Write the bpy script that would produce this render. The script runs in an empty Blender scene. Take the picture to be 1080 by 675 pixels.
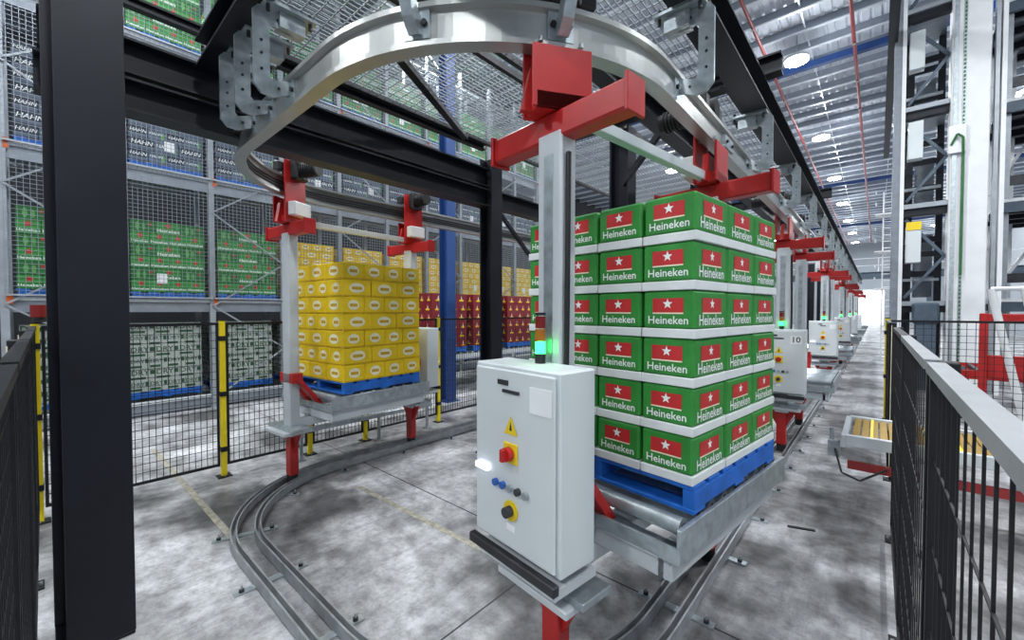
import bpy, math, random
from mathutils import Matrix, Vector
random.seed(7)
S = bpy.context.scene
COL = S.collection
PI = math.pi

# ------------------------------------------------------------------ camera, world, exposure
CAMH = 2.1
F_PX, VPX, HOR = 436.0, 925.0, 327.5
PITCH = math.atan2(337.5 - HOR, F_PX)
YAW = math.atan2((VPX - 540) * math.cos(PITCH), F_PX)
cam_data = bpy.data.cameras.new('camera')
cam_data.sensor_fit = 'HORIZONTAL'
cam_data.sensor_width = 36.0
cam_data.lens = 36.0 * F_PX / 1080.0
cam_data.clip_start = 0.02
cam_data.clip_end = 400
cam = bpy.data.objects.new('camera', cam_data)
COL.objects.link(cam)
cam.location = (0, 0, CAMH)
cam.rotation_euler = (PI / 2 - PITCH, 0, YAW)
S.camera = cam

world = bpy.data.worlds.new('world')
S.world = world
world.use_nodes = True
wb = world.node_tree.nodes['Background']
wb.inputs[0].default_value = (0.86, 0.92, 1.0, 1)
wb.inputs[1].default_value = 3.0
S.view_settings.view_transform = 'Standard'
S.view_settings.look = 'None'
S.view_settings.gamma = 1.0
S.view_settings.use_curve_mapping = False
S.view_settings.exposure = 0.0
LAMP_W = 420.0

# ------------------------------------------------------------------ materials
def lin(c):
    if isinstance(c, str):
        c = tuple(int(c[i:i + 2], 16) / 255 for i in (0, 2, 4))
    return tuple((x / 12.92 if x <= 0.04045 else ((x + 0.055) / 1.055) ** 2.4) for x in c)

MATS = {}
def mat(name, col, rough=0.5, metal=0.0, var=0.12, scale=6.0, bump=0.0, bscale=60.0, emit=0.0, stretch=(1, 1, 1), spec=0.5):
    """procedural principled material: noise-varied colour, roughness and slight relief"""
    m = bpy.data.materials.new(name)
    m.use_nodes = True
    nt = m.node_tree
    b = nt.nodes['Principled BSDF']
    c = lin(col)
    b.inputs['Metallic'].default_value = metal
    b.inputs['Roughness'].default_value = rough
    b.inputs['Specular IOR Level'].default_value = spec
    if emit:
        b.inputs['Base Color'].default_value = (*c, 1)
        b.inputs['Emission Color'].default_value = (*c, 1)
        b.inputs['Emission Strength'].default_value = emit
    else:
        tc = nt.nodes.new('ShaderNodeTexCoord')
        mp = nt.nodes.new('ShaderNodeMapping')
        mp.inputs['Scale'].default_value = stretch
        nz = nt.nodes.new('ShaderNodeTexNoise')
        nz.inputs['Scale'].default_value = scale
        nz.inputs['Detail'].default_value = 5
        rp = nt.nodes.new('ShaderNodeValToRGB')
        rp.color_ramp.elements[0].position = 0.3
        rp.color_ramp.elements[1].position = 0.72
        rp.color_ramp.elements[0].color = (*[x * (1 - var) for x in c], 1)
        rp.color_ramp.elements[1].color = (*[min(1, x * (1 + var)) for x in c], 1)
        nt.links.new(tc.outputs['Object'], mp.inputs['Vector'])
        nt.links.new(mp.outputs[0], nz.inputs['Vector'])
        nt.links.new(nz.outputs['Fac'], rp.inputs[0])
        nt.links.new(rp.outputs[0], b.inputs['Base Color'])
        if bump:
            n2 = nt.nodes.new('ShaderNodeTexNoise')
            n2.inputs['Scale'].default_value = bscale
            bp = nt.nodes.new('ShaderNodeBump')
            bp.inputs['Strength'].default_value = bump
            bp.inputs['Distance'].default_value = 0.01
            nt.links.new(mp.outputs[0], n2.inputs['Vector'])
            nt.links.new(n2.outputs['Fac'], bp.inputs['Height'])
            nt.links.new(bp.outputs[0], b.inputs['Normal'])
    MATS[name] = m
    return m

mat('black_steel', '12161f', 0.45, 0.0, 0.2, 3, spec=0.35)
mat('black_wire', '15161a', 0.5, 0.2)
mat('aluminium', 'b4b5b2', 0.36, 0.85, 0.06, 3, stretch=(1, 1, 6))
mat('galv', 'b3bcc0', 0.38, 0.75, 0.22, 14)
mat('rail_steel', 'a6a9ac', 0.38, 0.45, 0.25, 8)
mat('rail_glare', '8c8e91', 0.55, 0.0, 0.08, 8)  # glare on the black near top rails, put into the colour
mat('rail_dark', '3a3b3e', 0.45, 0.6, 0.3, 8)
mat('red', 'b3201f', 0.38, 0.0, 0.12, 5)
mat('grey_paint', 'c3c8cb', 0.4, 0.05, 0.06, 3)
mat('cabinet', 'd3d9da', 0.42, 0.0, 0.03, 2)
mat('white', 'e8e9ea', 0.5, 0.0, 0.04, 3)
mat('yellow', 'e8cf14', 0.45, 0.0, 0.06, 3)
mat('blue_pallet', '1560b8', 0.6, 0.0, 0.25, 6, bump=0.2)
mat('blue_steel', '24457f', 0.45, 0.1, 0.1, 3)
mat('rack_steel', '9ba1a7', 0.45, 0.4, 0.12, 5)
mat('orange', 'd9621f', 0.5)
mat('roof_sheet', 'dfe5ee', 0.45, 0.1, 0.06, 2)
mat('purlin', 'e6ebf2', 0.35, 0.2, 0.08, 4)
mat('purlin_shade', '8e96a2', 0.5, 0.1, 0.1, 4)  # darker copy of purlin, shade on the webs put into the colour
mat('pipe_red', '8d2b2c', 0.45, 0.1)
mat('wall_pale', '9aa1a8', 0.7, 0, 0.06, 0.5)
mat('wall_dark', '2b2d31', 0.8, 0, 0.1, 0.5)
mat('c_green', '2f8a34', 0.5, 0, 0.12, 9)
mat('c_green_dark', '1f6a2a', 0.5, 0, 0.1, 9)
mat('c_lime', '5aa04c', 0.5, 0, 0.15, 9)
mat('c_star', 'c02a2b', 0.5, 0, 0.08)
mat('c_text', 'eef2ee', 0.5, 0, 0.02)
mat('c_tray', 'dfe3e1', 0.5, 0, 0.04)
mat('c_navy', '1b2a3e', 0.5, 0, 0.2, 7)
mat('c_slate', '4a5b6e', 0.5, 0, 0.2, 7)
mat('c_green_deep', '1f4a2f', 0.5, 0, 0.1, 9)
mat('c_white', 'a3aba4', 0.5, 0, 0.06)  # white cartons greyed, shade of the lowest rack level put into the colour
mat('c_yellow', 'e8c411', 0.5, 0, 0.06, 9)
mat('c_yellow_dark', 'c79e0c', 0.5, 0, 0.06, 9)
mat('c_cream', 'ece4c4', 0.5, 0, 0.05)
mat('c_maroon', '7a1822', 0.5, 0, 0.1, 9)
mat('film', 'd8dde0', 0.25, 0, 0.03)
mat('black_plastic', '1a1b1d', 0.5)
mat('rubber', '222222', 0.8)
mat('green_cable', '2f6f3a', 0.5)
mat('blue_button', '2d5fb0', 0.4)
mat('grating', '8d949c', 0.45, 0.6, 0.1)
mat('amber_belt', '94752a', 0.6, 0, 0.2, 30)
mat('lamp_green', '2dff6a', 0.3, emit=6.0)
mat('lamp_red_off', '7a1512', 0.3)
mat('lamp_amber_off', 'a8691a', 0.3)
mat('lamp_white', 'e8ecff', 0.3, emit=2.0)
mat('lamp_bay', 'f3f7ff', 0.3, emit=40.0)
mat('line_paint', '9d9888', 0.7, 0, 0.35, 14)
mat('label_white', 'f0f2f2', 0.5, 0, 0.02)
mat('sign_yellow', 'f0cf20', 0.5, 0, 0.02)
mat('ink', '303438', 0.5, 0, 0.02)
mat('post_grey', '7d848c', 0.45, 0.1)
mat('motor_grey', '4c5a68', 0.5, 0.1)

def concrete():
    m = bpy.data.materials.new('concrete')
    m.use_nodes = True
    nt = m.node_tree
    L = nt.links.new
    b = nt.nodes['Principled BSDF']
    tc = nt.nodes.new('ShaderNodeTexCoord')
    def noise(scale, detail=6, rough=0.6, stretch=None):
        n = nt.nodes.new('ShaderNodeTexNoise')
        n.inputs['Scale'].default_value = scale
        n.inputs['Detail'].default_value = detail
        n.inputs['Roughness'].default_value = rough
        if stretch:
            mp = nt.nodes.new('ShaderNodeMapping')
            mp.inputs['Scale'].default_value = stretch
            L(tc.outputs['Object'], mp.inputs[0])
            L(mp.outputs[0], n.inputs['Vector'])
        else:
            L(tc.outputs['Object'], n.inputs['Vector'])
        return n
    def ramp(src, p0, c0, p1, c1):
        r = nt.nodes.new('ShaderNodeValToRGB')
        e = r.color_ramp.elements
        e[0].position, e[1].position = p0, p1
        e[0].color = (c0, c0, c0, 1)
        e[1].color = (c1, c1, c1, 1)
        L(src, r.inputs[0])
        return r
    def mul(a, bb):
        x = nt.nodes.new('ShaderNodeMix')
        x.data_type = 'RGBA'
        x.blend_type = 'MULTIPLY'
        x.inputs['Factor'].default_value = 1
        L(a, x.inputs[6]); L(bb, x.inputs[7])
        return x.outputs[2]
    base = ramp(noise(0.9, 8, 0.65).outputs['Fac'], 0.32, 0.19, 0.62, 0.72)
    stain = ramp(noise(0.55, 4, 0.7).outputs['Fac'], 0.40, 0.20, 0.56, 1.0)
    fine = ramp(noise(9, 9, 0.78).outputs['Fac'], 0.34, 0.5, 0.58, 1.05)
    scuff = ramp(noise(3.2, 5, 0.8, (1.0, 0.12, 1)).outputs['Fac'], 0.36, 0.72, 0.5, 1.0)
    col = mul(mul(mul(base.outputs[0], stain.outputs[0]), fine.outputs[0]), scuff.outputs[0])
    tint = nt.nodes.new('ShaderNodeRGB')
    tint.outputs[0].default_value = (1.0, 1.0, 1.02, 1)
    col = mul(col, tint.outputs[0])
    L(col, b.inputs['Base Color'])
    rr = ramp(noise(2.0).outputs['Fac'], 0.3, 0.28, 0.7, 0.6)
    L(rr.outputs[0], b.inputs['Roughness'])
    bp = nt.nodes.new('ShaderNodeBump')
    bp.inputs['Strength'].default_value = 0.12
    bp.inputs['Distance'].default_value = 0.01
    L(noise(30).outputs['Fac'], bp.inputs['Height'])
    L(bp.outputs[0], b.inputs['Normal'])
    MATS['concrete'] = m
concrete()

# ------------------------------------------------------------------ mesh builder
class MB:
    def __init__(self):
        self.v, self.f, self.m, self.s = [], [], [], []
        self.slots = []
    def mi(self, name):
        if name not in self.slots:
            self.slots.append(name)
        return self.slots.index(name)
    def add(self, vs, fs, mname, smooth=False):
        o = len(self.v)
        self.v += [tuple(p) for p in vs]
        k = self.mi(mname)
        for f in fs:
            self.f.append([i + o for i in f]); self.m.append(k); self.s.append(smooth)
        return self
    def box(self, c, s, mname, R=None, ch=0.0):
        hx, hy, hz = s[0] / 2, s[1] / 2, s[2] / 2
        if ch <= 0:
            vs = [Vector((x, y, z)) for x in (-hx, hx) for y in (-hy, hy) for z in (-hz, hz)]
            fs = [(0, 1, 3, 2), (4, 6, 7, 5), (0, 4, 5, 1), (2, 3, 7, 6), (0, 2, 6, 4), (1, 5, 7, 3)]
        else:
            ch = min(ch, hx * .9, hy * .9, hz * .9)
            vs, ids = [], {}
            for sx in (-1, 1):
                for sy in (-1, 1):
                    for sz in (-1, 1):
                        for ax in range(3):
                            p = [sx * hx, sy * hy, sz * hz]
                            q = [sx * (hx - ch), sy * (hy - ch), sz * (hz - ch)]
                            q[ax] = p[ax]
                            ids[(sx, sy, sz, ax)] = len(vs)
                            vs.append(Vector(q))
            fs = []
            def quad(a):
                # order by angle around centroid so the loop is simple, then orient outward
                cs = sum((vs[i] for i in a), Vector()) / len(a)
                n = cs.normalized()
                u = (vs[a[0]] - cs).normalized(); w = n.cross(u)
                a = sorted(a, key=lambda i: math.atan2((vs[i] - cs).dot(w), (vs[i] - cs).dot(u)))
                fs.append(tuple(a))
            for ax in range(3):
                for sg in (-1, 1):
                    quad([i for k, i in ids.items() if k[3] == ax and k[ax] == sg])
            for ax in range(3):
                a1, a2 = [a for a in range(3) if a != ax]
                for s1 in (-1, 1):
                    for s2 in (-1, 1):
                        quad([i for k, i in ids.items() if k[a1] == s1 and k[a2] == s2 and k[3] in (a1, a2)])
            for sx in (-1, 1):
                for sy in (-1, 1):
                    for sz in (-1, 1):
                        quad([ids[(sx, sy, sz, a)] for a in range(3)])
        c = Vector(c)
        if R is not None:
            vs = [R @ p for p in vs]
        return self.add([p + c for p in vs], fs, mname)
    def span(self, a, b, mname, ch=0.0):
        return self.box([(a[i] + b[i]) / 2 for i in range(3)], [abs(b[i] - a[i]) for i in range(3)], mname, ch=ch)
    def bar(self, p0, p1, w, h, mname, up=(0, 0, 1)):
        """rectangular bar between two points; w across, h along 'up'"""
        p0, p1 = Vector(p0), Vector(p1)
        d = p1 - p0
        y = d.normalized()
        up = Vector(up)
        if abs(y.dot(up)) > 0.98:
            up = Vector((1, 0, 0))
        x = y.cross(up).normalized()
        z = x.cross(y)
        R = Matrix((x, y, z)).transposed()
        return self.box((p0 + p1) / 2, (w, d.length, h), mname, R)
    def cyl(self, p0, p1, r, mname, n=12, r1=None):
        p0, p1 = Vector(p0), Vector(p1)
        y = (p1 - p0).normalized()
        a = Vector((0, 0, 1)) if abs(y.z) < 0.9 else Vector((1, 0, 0))
        x = y.cross(a).normalized(); z = y.cross(x)
        r1 = r if r1 is None else r1
        vs = []
        for p, rr in ((p0, r), (p1, r1)):
            for k in range(n):
                t = 2 * PI * k / n
                vs.append(p + x * (rr * math.cos(t)) + z * (rr * math.sin(t)))
        self.add(vs, [(k, k + n, (k + 1) % n + n, (k + 1) % n) for k in range(n)], mname, True)
        self.add(vs, [tuple(range(n)), tuple(reversed(range(n, 2 * n)))], mname)
        return self
    def tube_path(self, pts, r, mname, n=8):
        for a, b in zip(pts[:-1], pts[1:]):
            self.cyl(a, b, r, mname, n)
        return self
    def sweep(self, prof, path, mname, smooth=False):
        """prof: closed list (lateral, z); path: list of (x, y, nx, ny)"""
        n = len(prof)
        vs = []
        for x, y, nx, ny in path:
            for u, w in prof:
                vs.append((x + nx * u, y + ny * u, w))
        fs = []
        for i in range(len(path) - 1):
            for k in range(n):
                k2 = (k + 1) % n
                fs.append((i * n + k, i * n + k2, (i + 1) * n + k2, (i + 1) * n + k))
        self.add(vs, fs, mname, smooth)
        self.add(vs, [tuple(reversed(range(n))), tuple(range((len(path) - 1) * n, len(path) * n))], mname)
        return self
    def plate(self, pts, axis, t, mname):
        """polygon of (a, b) points extruded by t (centred) along axis 'x' (a=y,b=z), 'y' (a=x,b=z) or 'z'"""
        n = len(pts)
        vs = []
        for s in (-t / 2, t / 2):
            for a, b in pts:
                vs.append({'x': (s, a, b), 'y': (a, s, b), 'z': (a, b, s)}[axis])
        fs = [tuple(reversed(range(n))), tuple(range(n, 2 * n))]
        fs += [(k, (k + 1) % n, (k + 1) % n + n, k + n) for k in range(n)]
        return self.add(vs, fs, mname)
    def xform(self, M):
        self.v = [tuple(M @ Vector(p)) for p in self.v]
        return self
    def merge(self, o, M=None):
        for f, k, s in zip(o.f, o.m, o.s):
            pass
        off = len(self.v)
        self.v += [tuple(M @ Vector(p)) if M else p for p in o.v]
        for f, k, s in zip(o.f, o.m, o.s):
            self.f.append([i + off for i in f]); self.m.append(self.mi(o.slots[k])); self.s.append(s)
        return self
    def mesh(self, name):
        me = bpy.data.meshes.new(name)
        me.from_pydata(self.v, [], self.f)
        for sl in self.slots:
            me.materials.append(MATS[sl])
        me.polygons.foreach_set('material_index', self.m)
        me.polygons.foreach_set('use_smooth', self.s)
        me.update()
        # outward normals
        import bmesh
        bm = bmesh.new(); bm.from_mesh(me)
        bmesh.ops.recalc_face_normals(bm, faces=bm.faces)
        bm.to_mesh(me); bm.free()
        return me

def link(name, me, parent=None, loc=(0, 0, 0), rz=0.0):
    o = bpy.data.objects.new(name, me)
    COL.objects.link(o)
    o.location = loc
    o.rotation_euler = (0, 0, rz)
    if parent is not None:
        o.parent = parent
    return o
def obj(name, mb, parent=None, loc=(0, 0, 0), rz=0.0):
    return link(name, mb.mesh(name), parent, loc, rz)
def tag(o, label, cat, group=None):
    o['label'] = label; o['category'] = cat
    if group:
        o['group'] = group
    return o
def thing(name, label, cat, loc=(0, 0, 0), rz=0.0, group=None):
    o = link(name, None, None, loc, rz)
    o.empty_display_size = 0.2
    return tag(o, label, cat, group)
def struct(name, mb, parent=None):
    o = obj(name, mb, parent)
    if parent is None:
        o['kind'] = 'structure'
    return o
ORD = ['first', 'second', 'third', 'fourth', 'fifth', 'sixth', 'seventh', 'eighth', 'ninth', 'tenth', 'eleventh', 'twelfth',
       'thirteenth', 'fourteenth', 'fifteenth', 'sixteenth']

_txt = {}
def text_mb(s, size, mname, shear=0.0):
    """flat lettering in the x-z plane (centred on origin, facing -y)"""
    key = (s, shear)
    if key not in _txt:
        cu = bpy.data.curves.new('lettering', 'FONT')
        cu.body = s
        cu.resolution_u = 2
        cu.align_x = 'CENTER'; cu.align_y = 'CENTER'
        cu.shear = shear
        cu.offset = 0.012
        ob = bpy.data.objects.new('lettering', cu)
        COL.objects.link(ob)
        dg = bpy.context.evaluated_depsgraph_get()
        me = bpy.data.meshes.new_from_object(ob.evaluated_get(dg))
        _txt[key] = ([tuple(v.co) for v in me.vertices], [tuple(p.vertices) for p in me.polygons])
        bpy.data.objects.remove(ob); bpy.data.curves.remove(cu); bpy.data.meshes.remove(me)
    vs, fs = _txt[key]
    m = MB()
    m.add([(x * size, 0, y * size) for x, y, z in vs], fs, mname)
    return m

# ------------------------------------------------------------------ the U-shaped track
XR, XL, CY, RAD = -1.035, -5.40, 2.60, 1.453
def track(y_right, y_left, narc=28):
    """centre line coming down the aisle, round the bend and away again: (x, y, outward nx, ny)"""
    pts = []
    k = int((y_right - CY) / 2) + 1
    for i in range(k + 1):
        pts.append((XR, y_right + (CY - y_right) * i / k, 1, 0))
    for i in range(1, narc + 1):
        a = -PI / 2 * i / narc
        pts.append((XR - RAD + RAD * math.cos(a), CY + RAD * math.sin(a), math.cos(a), math.sin(a)))
    for i in range(0, narc + 1):
        a = -PI / 2 - PI / 2 * i / narc
        pts.append((XL + RAD + RAD * math.cos(a), CY + RAD * math.sin(a), math.cos(a), math.sin(a)))
    k = int((y_left - CY) / 2) + 1
    for i in range(1, k + 1):
        pts.append((XL, CY + (y_left - CY) * i / k, -1, 0))
    return pts

# ------------------------------------------------------------------ the hall
ROOF = 12.0
X0, X1, Y0, Y1 = -20.0, 9.0, -14.0, 78.0
m = MB(); m.span((X0, Y0, -0.2), (X1, Y1 + 20, 0), 'concrete')
floor = struct('floor', m)
def floor_strip(p, q, w, mname, name):
    d = (Vector(q) - Vector(p)); n = Vector((-d.y, d.x)).normalized() * w / 2
    m = MB()
    m.add([(p[0] + n.x, p[1] + n.y, 0.0), (q[0] + n.x, q[1] + n.y, 0.0), (q[0] - n.x, q[1] - n.y, 0.0), (p[0] - n.x, p[1] - n.y, 0.0),
           (p[0] + n.x, p[1] + n.y, 0.0015), (q[0] + n.x, q[1] + n.y, 0.0015), (q[0] - n.x, q[1] - n.y, 0.0015), (p[0] - n.x, p[1] - n.y, 0.0015)],
          [(0, 1, 2, 3), (4, 5, 6, 7), (0, 1, 5, 4), (1, 2, 6, 5), (2, 3, 7, 6), (3, 0, 4, 7)], mname)
    return obj(name, m, floor)

# roof: corrugated sheet, purlins, bridging, rafters
m = MB()
path = []
prof = []
x = X0
while x < X1:
    prof += [(x, ROOF), (x + 0.14, ROOF), (x + 0.17, ROOF + 0.045), (x + 0.24, ROOF + 0.045), (x + 0.27, ROOF)]
    x += 0.30
vs = [(px, y, pz) for y in (Y0, Y1) for px, pz in prof]
n = len(prof)
m.add(vs, [(i, i + 1, n + i + 1, n + i) for i in range(n - 1)], 'roof_sheet')
ceiling = obj('ceiling', m); ceiling['kind'] = 'structure'
m = MB()
m.span((X0, -0.035, ROOF - 0.29), (X1, -0.015, ROOF - 0.005), 'purlin_shade')
m.span((X0, -0.05, ROOF - 0.30), (X1, 0.05, ROOF - 0.285), 'purlin')
m.span((X0, -0.05, ROOF - 0.285), (X1, -0.035, ROOF - 0.255), 'purlin')
pm = m.mesh('purlin')
y = 0.6
while y < Y1:
    link('purlin', pm, ceiling, (0, y, 0)); y += 1.3
bm_ = MB(); bm_.span((-0.02, 0, ROOF - 0.2), (0.02, 1.24, ROOF - 0.17), 'purlin')
bmm = bm_.mesh('bridging_strut')
for xb in (-14.0, -9.0, -5.2, -2.0, 0.4, 3.5):
    y = 3.25
    while y < 60:
        link('bridging_strut', bmm, ceiling, (xb, y, 0)); y += 1.3
for yr in (-0.3, 19.85, 40.0, 60.0):
    m = MB(); m.span((X0, yr - 0.11, ROOF - 0.5), (X1, yr + 0.11, ROOF - 0.27), 'blue_steel')
    obj('rafter', m, ceiling)
for i, (xp, lab) in enumerate(((-3.2, 'red sprinkler pipe under the roof, nearer the overhead monorail'), (-0.73, 'red sprinkler pipe under the roof, nearer the pallet lift tower'),
                               (-8.6, 'red sprinkler pipe under the roof above the guarded loop'))):
    t = thing('sprinkler_pipe', lab, 'pipe', (xp, 0, ROOF - 0.62), 0, 'sprinkler pipes')
    m = MB(); m.cyl((0, 0, 0), (0, 74, 0), 0.055, 'pipe_red', 10); obj('pipe', m, t)
    m = MB(); m.cyl((0, 0, 0), (0, 0, -0.12), 0.03, 'pipe_red', 8); m.cyl((0, 0, -0.12), (0, 0, -0.14), 0.05, 'galv', 8)
    hm = m.mesh('sprinkler_head')
    hg = MB(); hg.span((-0.012, -0.012, 0.04), (0.012, 0.012, 0.615), 'galv'); hgm = hg.mesh('hanger_rod')
    for k in range(2, 22):
        link('sprinkler_head', hm, t, (0, k * 3.1, 0)); link('hanger_rod', hgm, t, (0, k * 3.1 + 0.8, 0))

# walls: far end with the open door, left side
DX0, DX1, DH = -2.1, 0.7, 5.0
m = MB()
m.span((X0, Y1, 0), (DX0, Y1 + 0.2, ROOF), 'wall_pale'); m.span((DX1, Y1, 0), (X1, Y1 + 0.2, ROOF), 'wall_pale')
m.span((DX0, Y1, DH), (DX1, Y1 + 0.2, ROOF), 'wall_pale')
struct('wall_back', m)
m = MB(); m.span((X0 - 0.2, Y0, 0), (X0, Y1 + 0.2, ROOF), 'wall_dark'); struct('wall_left', m)
m = MB(); m.span((X1, Y0, 0), (X1 + 0.2, Y1 + 0.2, ROOF), 'wall_pale'); struct('wall_right', m)
m = MB(); m.span((X0 - .2, Y0 - .2, 0), (X1 + .2, Y0, ROOF), 'wall_pale'); struct('wall_front', m)
m = MB()
m.span((DX0 - 0.12, Y1 - 0.06, 0), (DX0, Y1 + 0.24, DH), 'grey_paint'); m.span((DX1, Y1 - 0.06, 0), (DX1 + 0.12, Y1 + 0.24, DH), 'grey_paint')
m.span((DX0 - 0.12, Y1 - 0.06, DH), (DX1 + 0.12, Y1 + 0.24, DH + 0.15), 'grey_paint')
struct('door_1', m)

# high bay lamps
bm1 = MB()
bm1.cyl((0, 0, 0.06), (0, 0, 0.16), 0.38, 'grey_paint', 20); bm1.cyl((0, 0, 0.16), (0, 0, 0.3), 0.12, 'grey_paint', 16); bm1.cyl((0, 0, 0.3), (0, 0, 1.0), 0.015, 'galv', 6)
housing = bm1.mesh('housing')
bm2 = MB(); bm2.cyl((0, 0, 0.0), (0, 0, 0.06), 0.36, 'lamp_bay', 20)
diff = bm2.mesh('diffuser')
ld = bpy.data.lights.new('bay_lamp', 'AREA')
ld.shape = 'DISK'; ld.size = 0.6; ld.energy = LAMP_W; ld.color = (0.93, 0.97, 1.0)
lu = bpy.data.lights.new('roof_fill', 'POINT')  # fill light added below each bay lamp to brighten the roof
lu.shadow_soft_size = 0.28; lu.energy = LAMP_W * 0.38; lu.color = (0.93, 0.97, 1.0)
row_names = {-2.3: 'above the carrier aisle', -10.0: 'above the pallet rack front', 4.5: 'above the pallet lift side'}
for xl_, nm in row_names.items():
    for k, yl in enumerate((-8.4, 0.4, 9.2, 18.0, 26.8, 35.6, 44.4, 53.2, 62.0, 70.8)):  # the end behind the camera is unseen, added to light camera-facing sides
        t = thing('high_bay_light', ('round high bay lamp hanging %s, %s beyond the bend' % (nm, ORD[k - 3])) if k > 2 else ('high bay lamp %s, %s from the wall behind the camera' % (nm, ORD[k])), 'lamp', (xl_, yl, ROOF - 1.0), 0, 'high bay lamps')
        link('housing', housing, t); link('diffuser', diff, t)
        lo = bpy.data.objects.new('bay_lamp', ld); COL.objects.link(lo); lo.parent = t; lo.location = (0, 0, -0.03)
        lo = bpy.data.objects.new('roof_fill', lu); COL.objects.link(lo); lo.parent = t; lo.location = (0, 0, -0.4)

# ------------------------------------------------------------------ overhead monorail
RZ0, RZ1 = 3.446, 3.666
t = thing('monorail_track', 'aluminium overhead monorail curving in a U above the carriers', 'monorail', (0, 0, 0))
tp = track(66, 42)
prof = [(-.045, RZ0), (.045, RZ0), (.045, RZ0 + .028), (.012, RZ0 + .036), (.012, RZ1 - .036), (.045, RZ1 - .028), (.045, RZ1),
        (-.045, RZ1), (-.045, RZ1 - .028), (-.012, RZ1 - .036), (-.012, RZ0 + .036), (-.045, RZ0 + .028)]
m = MB(); m.sweep(prof, tp, 'aluminium'); obj('rail', m, t)
m = MB()
for zc in (RZ0 + .075, RZ0 + .105, RZ0 + .135):
    m.sweep([(-.030, zc - .006), (-.0125, zc - .006), (-.0125, zc + .006), (-.030, zc + .006)], tp, 'black_plastic')
obj('conductor_strip', m, t)
m = MB(); m.box((0, 0, 0), (0.03, .26, 0.1), 'galv'); m.cyl((0.014, -.08, 0), (0.03, -.08, 0), .014, 'rail_dark', 8); m.cyl((0.014, .08, 0), (0.03, .08, 0), .014, 'rail_dark', 8)
jm = m.mesh('joint_plate')
for yj in (4.0, 10.0, 16.0, 22.0, 28.0):
    link('joint_plate', jm, t, (XR + .028, yj, (RZ0 + RZ1) / 2))

# C-shaped hangers: local frame, rail at origin x=0, plate in the x-z plane, beam above
def c_hanger_mesh():
    m = MB()
    zc = 3.55 - RZ0
    # outer C outline in (x, z): from rail web out to the right, up, and back over the top
    o = [(0.02, .10), (.13, .045), (.20, .05), (.245, .10), (.245, .56), (.215, .60), (.02, .60), (.02, .50), (.13, .50), (.15, .47), (.15, .17), (.13, .15), (.02, .19)]
    m.plate(o, 'y', 0.022, 'galv')
    return m
hm0 = c_hanger_mesh().mesh('hanger_plate')
m = MB()
m.span((.012, -.07, .045), (.028, .07, .19), 'galv')
for yy in (-.045, .045):
    m.cyl((.02, yy, .12), (.045, yy, .12), .016, 'rail_dark', 8)
clampm = m.mesh('web_clamp')
m = MB()
m.span((-.12, -.09, .602), (.2, .09, .622), 'galv'); m.span((-.06, -.05, .50), (.1, .05, .60), 'galv')
for sx in (-.09, .17):
    m.cyl((sx, .05, .56), (sx, .05, .66), .012, 'rail_dark', 8); m.cyl((sx, -.05, .56), (sx, -.05, .66), .012, 'rail_dark', 8)
topm = m.mesh('beam_clamp')
m = MB()
for (bx, bz) in ((.2, .3), (.2, .38), (.2, .2), (.1, .55), (.1, .11)):
    m.cyl((bx, -.018, bz), (bx, .018, bz), .009, 'rail_dark', 6)
boltm = m.mesh('bolts')
def c_hanger(x, y, rz, label, z=RZ0):
    t = thing('rail_hanger', label, 'bracket', (x, y, z), rz, 'galvanised rail hangers')
    link('hanger_plate', hm0, t); link('web_clamp', clampm, t); link('beam_clamp', topm, t); link('bolts', boltm, t)
    return t
yh = 2.82
for k in range(14):
    c_hanger(XR, yh + 1.95 * k, 0, 'galvanised C-shaped rail hanger over the aisle straight, %s from the bend' % ORD[k])
for k, xx in enumerate((-3.72, -3.36, -2.98)):
    c_hanger(xx, CY - RAD, -PI / 2, 'galvanised C-shaped rail hanger on the cross beam by the near column, %s from the column' % ORD[k])
def j_hanger(ang, cx, label):
    """curved arm that hangs the outer side of the bend"""
    px, py = cx + RAD * math.cos(ang), CY + RAD * math.sin(ang)
    t = thing('curved_hanger', label, 'bracket', (px, py, RZ0), ang, 'curved rail arms')
    m = MB(); o = [(.02, .07), (.06, .05), (.13, .10), (.19, .22), (.20, .40), (.20, .75), (.14, .75), (.14, .42), (.12, .26), (.08, .17), (.02, .13)]
    m.plate(o, 'y', 0.06, 'galv'); obj('arm', m, t)
    link('web_clamp', clampm, t)
j_hanger(math.radians(-62), XR - RAD, 'curved galvanised rail arm bolted to the bend, nearer the near column')
j_hanger(math.radians(-33), XR - RAD, 'curved galvanised rail arm bolted to the bend, nearer the aisle')

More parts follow.
